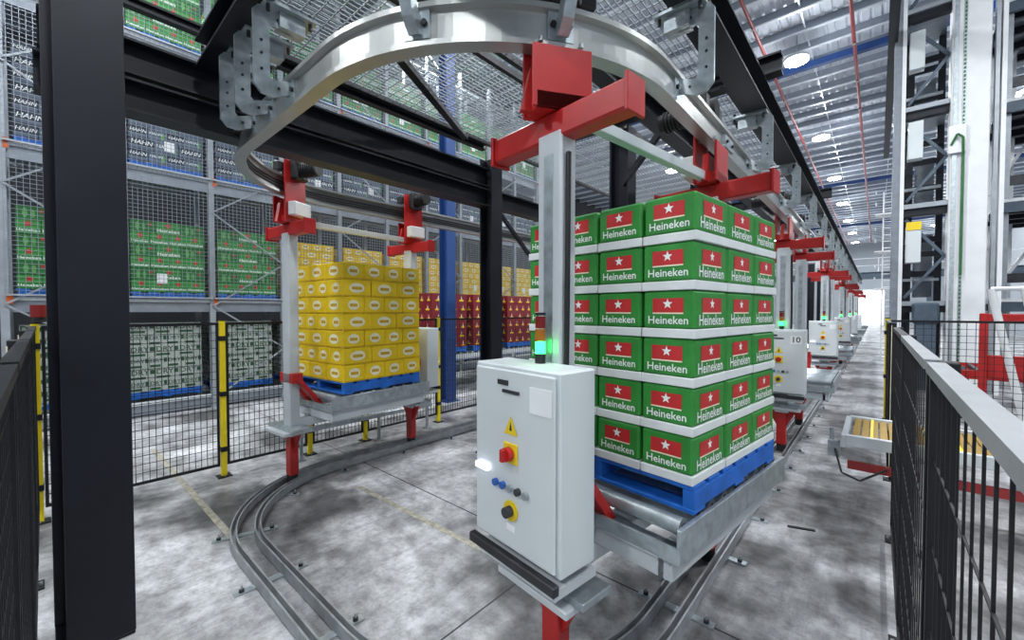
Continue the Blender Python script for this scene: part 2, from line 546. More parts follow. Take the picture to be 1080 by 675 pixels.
# ------------------------------------------------------------------ floor guide track
t = thing('guide_track', 'pair of steel guide channels bolted to the floor in a U bend', 'floor track')
gp = track(60, 34)
for off in (-.095, .095):
    s = 1 if off > 0 else -1
    m = MB()
    prof = [(off - .028, .012), (off + .028, .012), (off + .028, .10), (off + .016, .10), (off + .016, .028), (off - .016, .028), (off - .016, .10), (off - .028, .10)]
    m.sweep(prof, gp, 'rail_steel'); obj('channel', m, t)
m = MB()
m.span((-.26, -.03, 0), (.26, .03, .012), 'galv')
for sx in (-.21, .21):
    m.cyl((sx, 0, .012), (sx, 0, .03), .018, 'rail_dark', 8); m.cyl((sx, 0, .03), (sx, 0, .06), .007, 'galv', 6)
tm = m.mesh('tie_plate')
def path_at(s):
    """point at arc length s from the start of the right-hand bend"""
    L1 = RAD * PI / 2; L2 = (XR - RAD) - (XL + RAD)
    if s <= 0: return XR, CY - s, 0.0
    if s <= L1:
        a = -s / RAD; return XR - RAD + RAD * math.cos(a), CY + RAD * math.sin(a), a
    if s <= L1 + L2: return XR - RAD - (s - L1), CY - RAD, -PI / 2
    if s <= 2 * L1 + L2:
        a = -PI / 2 - (s - L1 - L2) / RAD; return XL + RAD + RAD * math.cos(a), CY + RAD * math.sin(a), a
    return XL, CY + (s - 2 * L1 - L2), -PI
s = -30.0
while s < 18:
    x, y, a = path_at(s); link('tie_plate', tm, t, (x, y, 0), a); s += 0.9

# ------------------------------------------------------------------ black support steel
def ibeam(m, p0, p1, w, h, mname='black_steel', tf=.018, tw=.012, up=(0, 0, 1)):
    p0, p1 = Vector(p0), Vector(p1)
    u = Vector(up)
    m.bar(p0 + u * (h / 2 - tf / 2), p1 + u * (h / 2 - tf / 2), w, tf, mname, up)
    m.bar(p0 - u * (h / 2 - tf / 2), p1 - u * (h / 2 - tf / 2), w, tf, mname, up)
    m.bar(p0, p1, tw, h - 2 * tf, mname, up)
    return m
def beam(name, label, p0, p1, w, h, mname='black_steel', group='black support steel'):
    m = MB(); ibeam(m, p0, p1, w, h, mname)
    return tag(obj(name, m), label, 'beam', group)
# near column
t = thing('steel_column', 'wide dark navy steel column in the left foreground', 'column', (-3.62, .0, 0), 0, 'black support steel')
m = MB(); m.span((0.0, .058, .02), (.03, .365, 5.2), 'black_steel', .004); obj('flange', m, t)
m = MB(); m.span((-.42, .012, .02), (-.39, .365, 5.2), 'black_steel', .004); obj('flange', m, t)
m = MB(); m.span((-.39, .2, .02), (0, .225, 5.2), 'black_steel'); obj('web', m, t)
m = MB(); m.span((-.42, .014, 0), (.028, .362, .02), 'black_steel', .003)
for sx in (-.34, -.06):
    for sy in (.1, .3):
        m.cyl((sx, sy, .02), (sx, sy, .06), .018, 'galv', 8)
obj('base_plate', m, t)
# other columns of the support frame
def column(label, x, y, w, h, mname='black_steel', name='steel_column', rz=0, group='black support steel'):
    t = thing(name, label, 'column', (x, y, 0), rz, group)
    for sx in (-1, 1):
        m = MB(); m.span((sx * w / 2 - .012, -w / 2, .02), (sx * w / 2 + .012, w / 2, h), mname, .003); obj('flange', m, t)
    m = MB(); m.span((-w / 2, -.008, .02), (w / 2, .008, h), mname); obj('web', m, t)
    m = MB(); m.span((-w * .75, -w * .75, 0), (w * .75, w * .75, .02), mname); obj('base_plate', m, t)
    return t
column('black steel column between the yellow load and the green load', -4.25, 4.35, .22, 4.3)
column('black steel column behind the green load', -2.35, 4.7, .22, 4.3)
for k, yy in enumerate((7.6, 10.5, 13.6, 17.0, 20.4, 24.0, 28.0)):
    column('black steel column between the tracks behind the queued carriers, %s from the bend' % ORD[k], -2.35, yy, .22, 4.3)
for k, yy in enumerate((9.5, 14.7, 19.8)):
    column('black steel column on the return track beyond the middle column, %s past it' % ORD[k], -4.25, yy, .22, 3.6)
beam('steel_beam', 'deep black beam behind the near column, upper of the stacked pair', (-4.25, .0, 3.98), (-4.25, 4.24, 3.98), .2, .26)
beam('steel_beam', 'grey black beam behind the near column, lower of the stacked pair', (-4.25, -.02, 3.70), (-4.25, 4.24, 3.70), .2, .24)
beam('steel_beam', 'black cross beam carrying the three C-shaped hangers', (-4.14, .92, 4.17), (-.6, .92, 4.17), .16, .22)
beam('steel_beam', 'black beam above the aisle straight of the monorail', (-.93, 1.02, 4.20), (-.93, 40, 4.20), .2, .26)
beam('steel_beam', 'black beam between the tracks above the green load', (-1.62, 1.02, 3.98), (-1.62, 10, 3.98), .14, .2)
beam('steel_beam', 'black cross beam joining the column behind the green load', (-4.12, 4.62, 4.42), (-.7, 4.62, 4.42), .14, .18)
beam('steel_beam', 'long black beam beyond the middle column toward the racks', (-4.25, 4.47, 3.72), (-4.25, 20, 3.72), .18, .24)
beam('steel_beam', 'thin black edge beam of the mesh deck above the left track', (-4.25, .0, 4.42), (-4.25, 4.2, 4.42), .07, .08)
beam('steel_beam', 'black cross beam far down the aisle', (-4.12, 10.3, 4.42), (-.7, 10.3, 4.42), .14, .18)
m = MB(); m.bar((-3.3, 2.2, 4.40), (-4.14, 3.75, 4.40), .08, .06, 'black_steel'); tag(obj('steel_brace', m), 'thin dark diagonal brace under the mesh deck above the left track', 'brace', 'black support steel')
m = MB(); m.bar((-4.22, 4.5, 3.55), (-4.22, 5.7, 2.6), .05, .05, 'black_steel'); tag(obj('steel_brace', m), 'thin dark diagonal brace low on the middle column', 'brace', 'black support steel')
m = MB(); m.bar((-2.3, 4.6, 3.6), (-1.66, 4.6, 4.3), .06, .06, 'black_steel'); tag(obj('steel_brace', m), 'short dark diagonal brace on the column behind the green load', 'brace', 'black support steel')

def grid(m, axis, a0, a1, b0, b1, pa, pb, r, mname, at):
    """wire grid: axis 'x' -> plane x=at with a=y,b=z; 'y' -> a=x,b=z; 'z' -> a=x,b=y"""
    def P(a, b):
        return {'x': (at, a, b), 'y': (a, at, b), 'z': (a, b, at)}[axis]
    na = max(1, round((a1 - a0) / pa)); nb = max(1, round((b1 - b0) / pb))
    for i in range(na + 1):
        a = a0 + (a1 - a0) * i / na
        p, q = P(a - r, b0), P(a + r, b1)
        p = [x - (r if k == 'xyz'.index(axis) else 0) for k, x in enumerate(p)]; q = [x + (r if k == 'xyz'.index(axis) else 0) for k, x in enumerate(q)]
        m.span(p, q, mname)
    for j in range(nb + 1):
        b = b0 + (b1 - b0) * j / nb
        p, q = P(a0, b - r), P(a1, b + r)
        p = [x - (r if k == 'xyz'.index(axis) else 0) for k, x in enumerate(p)]; q = [x + (r if k == 'xyz'.index(axis) else 0) for k, x in enumerate(q)]
        m.span(p, q, mname)

# mesh deck over the bend
for i, (xa, xb, ya, yb, lab) in enumerate(((-4.2, -2.75, 1.05, 4.5, 'steel mesh deck panel above the left half of the bend'), (-2.65, -1.2, 1.05, 4.5, 'steel mesh deck panel above the right half of the bend'),
                                           (-4.2, -2.45, 4.75, 10.2, 'steel mesh deck panel beyond the middle column'), (-2.25, -1.2, 4.75, 10.2, 'steel mesh deck panel behind the green load'))):
    t = thing('mesh_deck', lab, 'mesh deck', (0, 0, 0), 0, 'overhead mesh decks')
    m = MB(); grid(m, 'z', xa + .04, xb - .04, ya + .04, yb - .04, .05, .10, .004, 'rack_steel', 4.47); obj('wire_mesh', m, t)
    m = MB(); m.span((xa, ya, 4.44), (xa + .05, yb, 4.5), 'rail_dark'); m.span((xb - .05, ya, 4.44), (xb, yb, 4.5), 'rail_dark')
    m.span((xa, ya, 4.44), (xb, ya + .05, 4.5), 'rail_dark'); m.span((xa, yb - .05, 4.44), (xb, yb, 4.5), 'rail_dark')
    obj('deck_frame', m, t)

# building columns in blue
column('blue building column behind the yellow carrier', -7.46, 6.2, .26, ROOF - .5, 'blue_steel', group='blue building columns')
column('blue building column far down the left side', -7.46, 26.2, .26, ROOF - .5, 'blue_steel', group='blue building columns')

# ------------------------------------------------------------------ cartons, pallets
def star(m, cx, cz, r, y, mname):
    pts = []
    for k in range(10):
        a = PI / 2 + k * PI / 5; rr = r if k % 2 == 0 else r * .42
        pts.append((cx + rr * math.cos(a), y, cz + rr * math.sin(a)))
    m.add(pts + [(cx, y, cz)], [(k, (k + 1) % 10, 10) for k in range(10)], mname)
def rect(m, x0, x1, z0, z1, y, mname):
    m.add([(x0, y, z0), (x1, y, z0), (x1, y, z1), (x0, y, z1)], [(0, 1, 2, 3)], mname)
def ell(m, cx, cz, rx, rz, y, mname, n=14):
    m.add([(cx + rx * math.cos(2 * PI * k / n), y, cz + rz * math.sin(2 * PI * k / n)) for k in range(n)], [tuple(range(n))], mname)
def face_rot(k):
    return Matrix.Rotation(k * PI / 2, 4, 'Z')
def carton_mesh(kind, w, d, h):
    """closed carton with its print laid a millimetre proud; faces -y, +x, +y, -x"""
    m = MB()
    if kind == 'green':
        m.box((0, 0, h / 2), (w, d, h), 'c_green', ch=.004)
    elif kind == 'green_b':
        m.box((0, 0, h / 2), (w, d, h), 'c_green_dark', ch=.004)
    elif kind == 'tray':
        m.box((0, 0, .023), (w, d, .046), 'c_tray', ch=.003); m.box((0, 0, (h + .046) / 2), (w - .008, d - .008, h - .046), 'c_green', ch=.012)
    elif kind in ('navy', 'navy_b'):
        m.box((0, 0, h / 2), (w, d, h), 'c_navy' if kind == 'navy' else 'c_slate', ch=.004)
    elif kind == 'white':
        m.box((0, 0, h / 2), (w, d, h), 'c_white', ch=.004)
    elif kind == 'yellow':
        m.box((0, 0, h / 2), (w, d, h), 'c_yellow', ch=.006)
    elif kind == 'maroon':
        m.box((0, 0, h / 2), (w, d, h), 'c_maroon', ch=.004)
    for k in range(4):
        fw = w if k % 2 == 0 else d
        fd = d if k % 2 == 0 else w
        y = -fd / 2 - .0012
        p = MB()
        if kind == 'green':
            rect(p, -fw * .5, fw * .5, 0, h * .05, y, 'c_green_dark')  # darker green band paints the shaded gap between carton rows
            star(p, 0, h * .72, h * .28, y, 'c_star')
            p.merge(text_mb('Heineken', min(h * .44, fw * .245), 'c_text'), Matrix.Translation((0, y, h * .26)))
        elif kind == 'green_b':
            ell(p, -fw * .22, h * .5, h * .13, h * .36, y, 'c_lime'); ell(p, fw * .02, h * .46, h * .10, h * .30, y, 'c_lime')
            star(p, fw * .28, h * .68, h * .17, y, 'c_star')
        elif kind == 'tray':
            y += .003
            hz = h - .055
            rect(p, -fw * .29, fw * .29, .055 + hz * .40, .055 + hz * .80, y, 'c_star')
            rect(p, -fw * .29, fw * .29, .055 + hz * .36, .055 + hz * .40, y, 'c_cream')
            star(p, 0, .055 + hz * .64, hz * .15, y - .0006, 'c_text')
            p.merge(text_mb('Heineken', fw * .20, 'c_text'), Matrix.Translation((0, y, .055 + hz * .18)))
        elif kind == 'navy':
            rect(p, -fw * .48, fw * .48, h * .06, h * .30, y, 'c_slate')
            p.merge(text_mb('HAHN', min(h * .5, fw * .30), 'c_text', .25), Matrix.Translation((0, y - .0006, h * .6)))
        elif kind == 'navy_b':
            ell(p, fw * .30, h * .5, h * .10, h * .36, y, 'c_lime')
            p.merge(text_mb('HAHN', min(h * .42, fw * .24), 'c_text', .25), Matrix.Translation((-fw * .1, y - .0006, h * .62)))
        elif kind == 'white':
            rect(p, -fw * .48, fw * .1, h * .10, h * .30, y, 'c_green_deep')
            rect(p, fw * .28, fw * .46, h * .5, h * .88, y, 'c_green_deep')
            p.merge(text_mb('DRY', min(h * .62, fw * .38), 'c_green_deep'), Matrix.Translation((-fw * .12, y - .0006, h * .66)))
        elif kind == 'yellow':
            ell(p, 0, h * .52, fw * .27, h * .30, y, 'c_cream'); rect(p, -fw * .18, fw * .18, h * .42, h * .60, y - .0006, 'c_yellow_dark')
            rect(p, -fw * .48, fw * .48, h * .03, h * .10, y, 'c_yellow_dark')
        elif kind == 'maroon':
            p.add([(-fw * .08, y, h * .18), (fw * .08, y, h * .18), (0, y, h * .8)], [(0, 1, 2)], 'c_cream')
            rect(p, -fw * .2, fw * .2, h * .16, h * .34, y - .0006, 'c_yellow')
        m.merge(p, face_rot(k))
    return m.mesh('carton')
CART = {}
def carton(kind, w, d, h):
    key = (kind, round(w, 3), round(d, 3), round(h, 3))
    if key not in CART:
        CART[key] = carton_mesh(kind, w, d, h)
    return CART[key]

PW = 1.165
def pallet_parts(parent, z=0.0):
    """blue timber pallet: bottom boards, bearers, deck boards"""
    root = link('pallet', None, parent, (0, 0, z))
    bm0 = PALLET
    for k in range(7):
        link('deck_board', bm0['deck'], root, (0, -PW / 2 + .07 + k * (PW - .14) / 6, .128))
    for x in (-PW / 2 + .03, 0, PW / 2 - .03):
        link('bearer', bm0['bearer'], root, (x, 0, .067))
    for y in (-PW / 2 + .07, 0, PW / 2 - .07):
        link('bottom_board', bm0['deck'], root, (0, y, .011))
    return root
PALLET = {}
m = MB(); m.box((0, 0, 0), (PW, .125, .022), 'blue_pallet', ch=.003); PALLET['deck'] = m.mesh('deck_board')
m = MB(); m.box((0, 0, 0), (.06, PW - .02, .096), 'blue_pallet', ch=.003); PALLET['bearer'] = m.mesh('bearer')
m = MB()
for k in range(5): m.box((0, -PW / 2 + .07 + k * (PW - .14) / 4, .128), (PW, .16, .022), 'blue_pallet')
for x in (-PW / 2 + .03, 0, PW / 2 - .03): m.box((x, 0, .067), (.06, PW - .02, .096), 'blue_pallet')
for y in (-PW / 2 + .07, 0, PW / 2 - .07): m.box((0, y, .011), (PW, .12, .022), 'blue_pallet')
PALLET['joined'] = m.mesh('pallet')

def load(label, loc, rz, kind, layers, h, nx, ny, parent_detail=False, group='pallet loads on the rack', paper=None, faces=None):
    """a pallet with its cartons; only cartons on the outside of the stack are built"""
    t = thing('pallet_load', label, 'pallet load', loc, rz, group)
    if parent_detail:
        pallet_parts(t)
    else:
        link('pallet', PALLET['joined'], t)
    for L in range(layers):
        # alternate layers swap the carton direction
        a, b = (nx, ny) if (L % 2 == 0 or kind == 'tray') else (ny, nx)
        w, d = PW / a, PW / b
        for i in range(a):
            for j in range(b):
                top = L == layers - 1
                edge = {(-1 if i == 0 else 0, 0), (1 if i == a - 1 else 0, 0), (0, -1 if j == 0 else 0), (0, 1 if j == b - 1 else 0)} - {(0, 0)}
                if faces is not None:
                    vis = bool(edge & faces) or (top and 'top' in faces)
                else:
                    vis = bool(edge) or top
                if not vis:
                    continue
                kk = kind
                if kind == 'green' and L % 2 == 1 and (i + j) % 2 == 1: kk = 'green_b'
                if kind == 'navy' and (i + j + L) % 2 == 1: kk = 'navy_b'
                jx, jy = random.uniform(-.003, .003), random.uniform(-.003, .003)
                link('carton', carton(kk, w - .006, d - .006, h - .003), t,
                     (-PW / 2 + w * (i + .5) + jx, -PW / 2 + d * (j + .5) + jy, .14 + L * h))
    if paper:
        px, lz = paper
        m = MB(); m.box((PW / 2 + .006, px, lz), (.003, .16, .2), 'label_white'); obj('pallet_label', m, t)
    return t

# ------------------------------------------------------------------ carriers
def tower_light(parent, x, y, z):
    base = MB(); base.cyl((0, 0, 0), (0, 0, .05), .028, 'black_plastic', 12)
    o = obj('tower_light', base, parent, (x, y, z))
    for k, c in enumerate(('lamp_green', 'lamp_amber_off', 'lamp_red_off')):
        m = MB(); m.cyl((0, 0, .05 + k * .065), (0, 0, .11 + k * .065), .027, c, 12); obj('lens', m, o)
    m = MB(); m.cyl((0, 0, .245), (0, 0, .26), .028, 'black_plastic', 12); obj('cap', m, o)

HL = 0.925
CM = {}
def carrier_meshes():
    m = MB(); m.span((-.085, -.06, .60), (.085, .06, 3.02), 'grey_paint', .012)
    m.span((-.03, -.066, .8), (.03, -.06, 2.9), 'galv'); CM['mast'] = m.mesh('mast')
    m = MB(); m.span((-.46, -.055, 2.98), (.46, .055, 3.12), 'red', .012)
    m.span((-.475, -.07, 2.965), (-.455, .07, 3.135), 'red', .004); m.span((.455, -.07, 2.965), (.475, .07, 3.135), 'red', .004)
    CM['crossbar'] = m.mesh('crossbar')
    # trolley riding on the rail
    m = MB(); m.span((-.095, -.16, 3.12), (-.075, .16, 3.84), 'red', .004); m.span((.065, -.16, 3.12), (.085, .16, 3.43), 'red', .004)
    m.span((-.085, -.14, 3.12), (.085, .14, 3.2), 'red', .004)
    m.plate([(-.2, 3.12), (.2, 3.12), (.15, 3.34), (-.15, 3.34)], 'x', .04, 'red'); CM['yoke'] = m.mesh('yoke')
    m = MB(); m.cyl((-.075, 0, 3.666 + .075), (.04, 0, 3.666 + .075), .074, 'rubber', 20); m.span((-.07, -.22, 3.70), (.02, -.12, 3.80), 'black_plastic', .01); m.span((-.07, .12, 3.70), (.02, .22, 3.80), 'black_plastic', .01); CM['drive_wheel'] = m.mesh('drive_wheel')
    m = MB()
    for sy in (-.11, .11):
        for sx in (-1, 1): m.cyl((sx * .058, sy, 3.452), (sx * .058, sy, 3.475), .012, 'galv', 12)
    CM['guide_rollers'] = m.mesh('guide_rollers')
    m = MB(); m.span((-.2, -.10, 3.62), (-.095, .10, 3.86), 'black_plastic', .02); m.cyl((-.42, 0, 3.74), (-.2, 0, 3.74), .075, 'black_plastic', 16)
    for k in range(6): m.cyl((-.232 - k * .03, 0, 3.74), (-.22 - k * .03, 0, 3.74), .088, 'black_plastic', 16)
    CM['motor'] = m.mesh('motor')
    m = MB(); m.span((-.2, -.13, 3.2), (-.097, .13, 3.36), 'white', .01); CM['collector'] = m.mesh('collector')
    m = MB(); m.span((-.03, -HL, 3.13), (.03, HL, 3.20), 'grey_paint', .005); CM['tie_bar'] = m.mesh('tie_bar')
    # lower frame
    m = MB()
    for sx in (-.5, .5): m.span((sx - .04, -.70, .80), (sx + .04, .70, .96), 'grey_paint', .006)
    for sy in (-.66, 0, .66): m.span((-.5, sy - .04, .80), (.5, sy + .04, .90), 'grey_paint', .006)
    m.span((-.09, -HL, .70), (.09, HL, .80), 'grey_paint', .006)
    CM['frame'] = m.mesh('platform_frame')
    m = MB(); m.cyl((-.56, 0, 1.06), (.56, 0, 1.06), .042, 'galv', 14); m.cyl((-.60, 0, 1.06), (-.56, 0, 1.06), .02, 'rail_dark', 8); m.cyl((.56, 0, 1.06), (.60, 0, 1.06), .02, 'rail_dark', 8)
    CM['roller'] = m.mesh('roller')
    m = MB()
    for sx in (-1, 1):
        m.span((sx * .59 - .012, -.74, .94), (sx * .59 + .012, .74, 1.09), 'galv', .004)
    m.span((-.60, -.75, .93), (.60, -.73, 1.0), 'galv'); m.span((-.60, .73, .93), (.60, .75, 1.0), 'galv'); m.span((-.6, -.7, .93), (.6, -.62, .96), 'galv'); m.span((-.6, .62, .93), (.6, .7, .96), 'galv')
    CM['deck_side'] = m.mesh('conveyor_sides')
    m = MB(); m.span((-.25, -.20, .66), (.25, .12, .70), 'grey_paint', .006); m.span((-.3, -.14, .70), (.3, .08, .74), 'galv', .004); CM['foot_plate'] = m.mesh('base_plate')
    m = MB(); m.span((-.06, -.05, .13), (.06, .05, .66), 'red', .008); m.plate([(-.2, .66), (.2, .66), (.06, .40), (-.06, .40)], 'y', .03, 'red')
    CM['leg'] = m.mesh('guide_leg')
    m = MB(); m.cyl((0, 0, .03), (0, 0, .13), .06, 'rubber', 16); m.cyl((0, 0, .13), (0, 0, .16), .03, 'galv', 10); CM['guide_wheel'] = m.mesh('guide_wheel')
    m = MB(); m.bar((.13, 0, 1.30), (.13, .30, .92), .05, .09, 'red', (1, 0, 0)); m.bar((-.13, 0, 1.30), (-.13, .30, .92), .05, .09, 'red', (1, 0, 0)); m.span((-.16, -.06, 1.24), (.16, .06, 1.36), 'red', .006)
    CM['gusset'] = m.mesh('brace')
    # cabinet
    m = MB(); m.span((-.305, -.30, .92), (.305, -.06, 1.83), 'cabinet', .008); CM['cabinet'] = m.mesh('control_cabinet')
    m = MB(); m.span((-.285, -.318, .94), (.285, -.302, 1.81), 'cabinet', .006); CM['cab_door'] = m.mesh('cabinet_door')
    m = MB(); m.span((-.06, -.326, 1.70), (.06, -.319, 1.715), 'ink'); m.span((-.1, -.322, 1.735), (-.02, -.319, 1.76), 'ink'); CM['vent'] = m.mesh('vent_slot')
    m = MB(); m.add([(-.05, -.321, 1.50), (.05, -.321, 1.50), (0, -.321, 1.59)], [(0, 1, 2)], 'sign_yellow')
    m.add([(-.01, -.322, 1.52), (.01, -.322, 1.52), (0, -.322, 1.565)], [(0, 1, 2)], 'ink'); CM['warn'] = m.mesh('warning_sign')
    m = MB(); m.span((-.05, -.326, 1.36), (.05, -.319, 1.46), 'sign_yellow', .003); m.cyl((0, -.33, 1.41), (0, -.36, 1.41), .034, 'red', 14); m.span((-.012, -.385, 1.38), (.012, -.355, 1.44), 'red', .003); CM['switch'] = m.mesh('main_switch')
    m = MB(); m.cyl((0, -.319, 0), (0, -.338, 0), .018, 'blue_button', 10); CM['btn0'] = m.mesh('push_button')
    m = MB(); m.cyl((0, -.319, 0), (0, -.338, 0), .018, 'ink', 10); CM['btn1'] = m.mesh('push_button')
    m = MB(); m.cyl((0, -.319, 0), (0, -.338, 0), .018, 'galv', 10); CM['btn2'] = m.mesh('push_button')
    m = MB(); m.cyl((0, -.319, 1.13), (0, -.325, 1.13), .05, 'sign_yellow', 16); m.cyl((0, -.325, 1.13), (0, -.36, 1.13), .026, 'ink', 14); m.span((-.03, -.322, 1.03), (.03, -.319, 1.06), 'label_white'); CM['estop'] = m.mesh('stop_button')
    m = MB(); m.span((.13, -.321, 1.63), (.27, -.319, 1.75), 'label_white'); CM['plate'] = m.mesh('number_plate')
    m = MB(); m.span((-.26, -.345, 1.28), (-.16, -.319, 1.31), 'lamp_white', .004); CM['lamp'] = m.mesh('indicator_lamp')
    m = MB(); m.span((-.31, -.35, .865), (.31, -.31, .915), 'rail_dark', .006); m.span((-.28, -.31, .82), (.28, -.02, .865), 'grey_paint'); CM['bumper'] = m.mesh('bumper')
    m = MB(); m.tube_path([(.1, -.05, .95), (.11, -.04, 2.1), (.1, -.02, 2.9)], .014, 'black_plastic', 6); CM['cable'] = m.mesh('cable')
carrier_meshes()
def carrier(label, front, rear, a_front, a_rear, number=None):
    """front/rear: rail points of the two trolleys; angles are the tangents there"""
    fx, fy = front; rx, ry = rear
    dx, dy = rx - fx, ry - fy
    rz = math.atan2(-dx, dy)
    t = thing('pallet_carrier', label, 'carrier', ((fx + rx) / 2, (fy + ry) / 2, 0), rz, 'monorail pallet carriers')
    hl = math.hypot(dx, dy) / 2
    for y, a in ((-hl, a_front - rz), (hl, a_rear - rz)):
        link('mast', CM['mast'], t, (0, y, 0))
        link('crossbar', CM['crossbar'], t, (0, y, 0))
        yo = link('trolley_yoke', CM['yoke'], t, (0, y, 0), a)
        link('drive_wheel', CM['drive_wheel'], yo); link('guide_rollers', CM['guide_rollers'], yo)
        link('motor', CM['motor'], yo); link('current_collector', CM['collector'], yo)
        link('base_plate', CM['foot_plate'], t, (0, y, 0), 0 if y < 0 else PI)
        lg = link('guide_leg', CM['leg'], t, (0, y, 0)); link('guide_wheel', CM['guide_wheel'], lg)
        link('brace', CM['gusset'], t, (0, y, 0), 0 if y < 0 else PI)
    link('tie_bar', CM['tie_bar'], t)
    link('platform_frame', CM['frame'], t)
    link('conveyor_sides', CM['deck_side'], t)
    for k in range(9):
        link('roller', CM['roller'], t, (0, -.64 + .16 * k, 0))
    cb = link('control_cabinet', CM['cabinet'], t, (0, -hl, 0))
    dr = cb
    for nm, key in (('cabinet_door', 'cab_door'), ('vent_slot', 'vent'), ('warning_sign', 'warn'), ('main_switch', 'switch'), ('stop_button', 'estop'), ('number_plate', 'plate'), ('indicator_lamp', 'lamp')):
        o = link(nm, CM[key], cb)
        if nm == 'number_plate' and number:
            tm = text_mb(number, .11, 'ink'); tm.xform(Matrix.Translation((.2, -.3215, 1.69)))
            obj('number', tm, cb)
    for k, b in enumerate(('btn0', 'btn0', 'btn2', 'btn1', 'btn2')):
        link('push_button', CM[b], cb, (-.11 + .055 * k, 0, 1.24))
    link('bumper', CM['bumper'], t, (0, -hl, 0))
    link('cable', CM['cable'], t, (0, -hl, 0)); 
    tower_light(t, .0, -hl - .12, 1.83)
    return t, rz

# green carrier entering the bend
ga = -math.radians(33.4)
gf = (XR - RAD + RAD * math.cos(ga), CY + RAD * math.sin(ga)); gr = (XR, 3.64)
gc, grz = carrier('pallet carrier entering the bend under the green load', gf, gr, ga, 0)
load('tall stack of green cartons on white trays riding the near carrier', ((gf[0] + gr[0]) / 2, (gf[1] + gr[1]) / 2, 1.102), grz, 'tray', 6, .24, 4, 3, True, 'loads riding the carriers')
# yellow carrier leaving the bend
yb = 1.95
ya_ = math.asin((yb - CY) / RAD)
yr = (XL + RAD - RAD * math.cos(ya_), yb); yf = (XL, 3.75)
yc, yrz = carrier('pallet carrier leaving the bend under the yellow load', yf, yr, PI, PI - ya_)
load('stack of yellow cartons riding the carrier on the left track', ((yf[0] + yr[0]) / 2, (yf[1] + yr[1]) / 2, 1.102), yrz, 'yellow', 7, .205, 3, 4, True, 'loads riding the carriers')
for k, (yy, num, lab) in enumerate(((7.2, '10', 'empty pallet carrier with the numbered cabinet right behind the green load'), (13.6, None, 'empty pallet carrier queued in the aisle, second behind the green load'),
                                    (20.5, None, 'empty pallet carrier queued in the aisle, third behind the green load'), (27.5, None, 'empty pallet carrier queued in the aisle, fourth behind the green load'),
                                    (35, None, 'empty pallet carrier queued farthest down the aisle'))):
    carrier(lab, (XR, yy), (XR, yy + 2 * HL), 0, 0, num)

# ------------------------------------------------------------------ pallet rack on the left
RX = -10.8
BAY = 1.42
UY = [-.42 - BAY * 2 + BAY * k for k in range(14)]
LV = [.30, 2.33, 4.89, 7.42]
RD = 1.25
t = thing('pallet_rack', 'tall galvanised pallet rack along the left side', 'rack', (RX, 0, 0))
m = MB(); m.span((-.04, -.05, 0), (.06, .05, 10.2), 'rack_steel'); m.span((-.06, -.08, 0), (.09, .08, .012), 'rack_steel')
um = m.mesh('upright')
m = MB(); m.span((.0, .05, -.06), (.05, BAY - .05, .0), 'grey_paint'); m.span((-.05, .05, -.26), (.0, BAY - .05, -.05), 'grating'); bm3 = m.mesh('beam')
m = MB(); m.span((-RD, .05, -.12), (-RD + .05, BAY - .05, 0), 'rack_steel'); bm4 = m.mesh('beam')
m = MB(); m.span((.05, .02, -.12), (.075, .09, .05), 'orange'); om = m.mesh('beam_connector')
m = MB(); m.span((-RD, .05, -.03), (-.05, BAY - .05, -.005), 'grating'); dpm = m.mesh('shade_plate')  # plate added at each level to keep light off the loads below
for k, y in enumerate(UY):
    link('upright', um, t, (0, y, 0)); link('upright', um, t, (-RD, y, 0))
    if k < len(UY) - 1:
        for z in LV:
            link('beam', bm3, t, (0, y, z)); link('beam', bm4, t, (0, y, z))
        for z in LV[1:]: link('shade_plate', dpm, t, (0, y, z))
        if k % 2 == 0:
            for q in range(10):
                za, zb = .2 + q * 1.0, 1.2 + q * 1.0
                ya, yb_ = (y, y + BAY) if q % 2 == 0 else (y + BAY, y)
                m = MB(); m.bar((.085, ya, za), (.085, yb_, zb), .03, .03, 'rack_steel'); obj('brace', m, t)
    for z in LV[1:]:
        if k % 2 == 0: link('beam_connector', om, t, (0, y, z))
def rack_paper(k): return (random.uniform(-.2, .35), random.uniform(.35, .6)) if random.random() < .7 else None
FACES = {(1, 0), (0, -1), 'top'}
lvname = {0: 'on the lowest rack level', 1: 'on the second rack level', 2: 'on the third rack level', 3: 'on the top rack level'}
for lv, z in enumerate(LV):
    for k in range(len(UY) - 1):
        if k < 2: continue
        yc_ = UY[k] + BAY / 2
        if lv == 0: kind, lay, h, txt, col = 'white', 6, .235, 'white and green cartons', 0
        elif lv == 1: kind, lay, h, txt = ('green', 6, .235, 'green star cartons') if k <= 4 else ('yellow', 7, .19, 'yellow cartons')
        elif lv == 2: kind, lay, h, txt = 'navy', 7, .225, 'dark blue cartons'
        else: kind, lay, h, txt = 'green', 6, .235, 'green star cartons'
        load('%s %s, %s bay from the near end' % (txt, lvname[lv], ORD[k - 2]), (RX - (.95 if lv == 0 else .62), yc_, z + .0), 0, kind, lay, h, 3, 4, False, 'pallet loads on the rack', rack_paper(k), FACES)
# wire guard over the rack face
for k in range(2, len(UY) - 1):
    t = thing('rack_guard', 'wire mesh guard on the rack face, %s bay from the near end' % ORD[k - 2], 'mesh guard', (RX + .13, UY[k], 0), 0, 'rack face guards')
    m = MB(); grid(m, 'x', .012, BAY - .012, 2.36, 9.6, .075, .075, .0032, 'grating', 0); obj('wire_mesh', m, t)
    for zz_ in (2.36, 4.89, 7.42, 9.6):
        m = MB(); m.span((-.045, .012, zz_ - .015), (.012, BAY - .012, zz_ + .015), 'rack_steel'); obj('frame_rail', m, t)

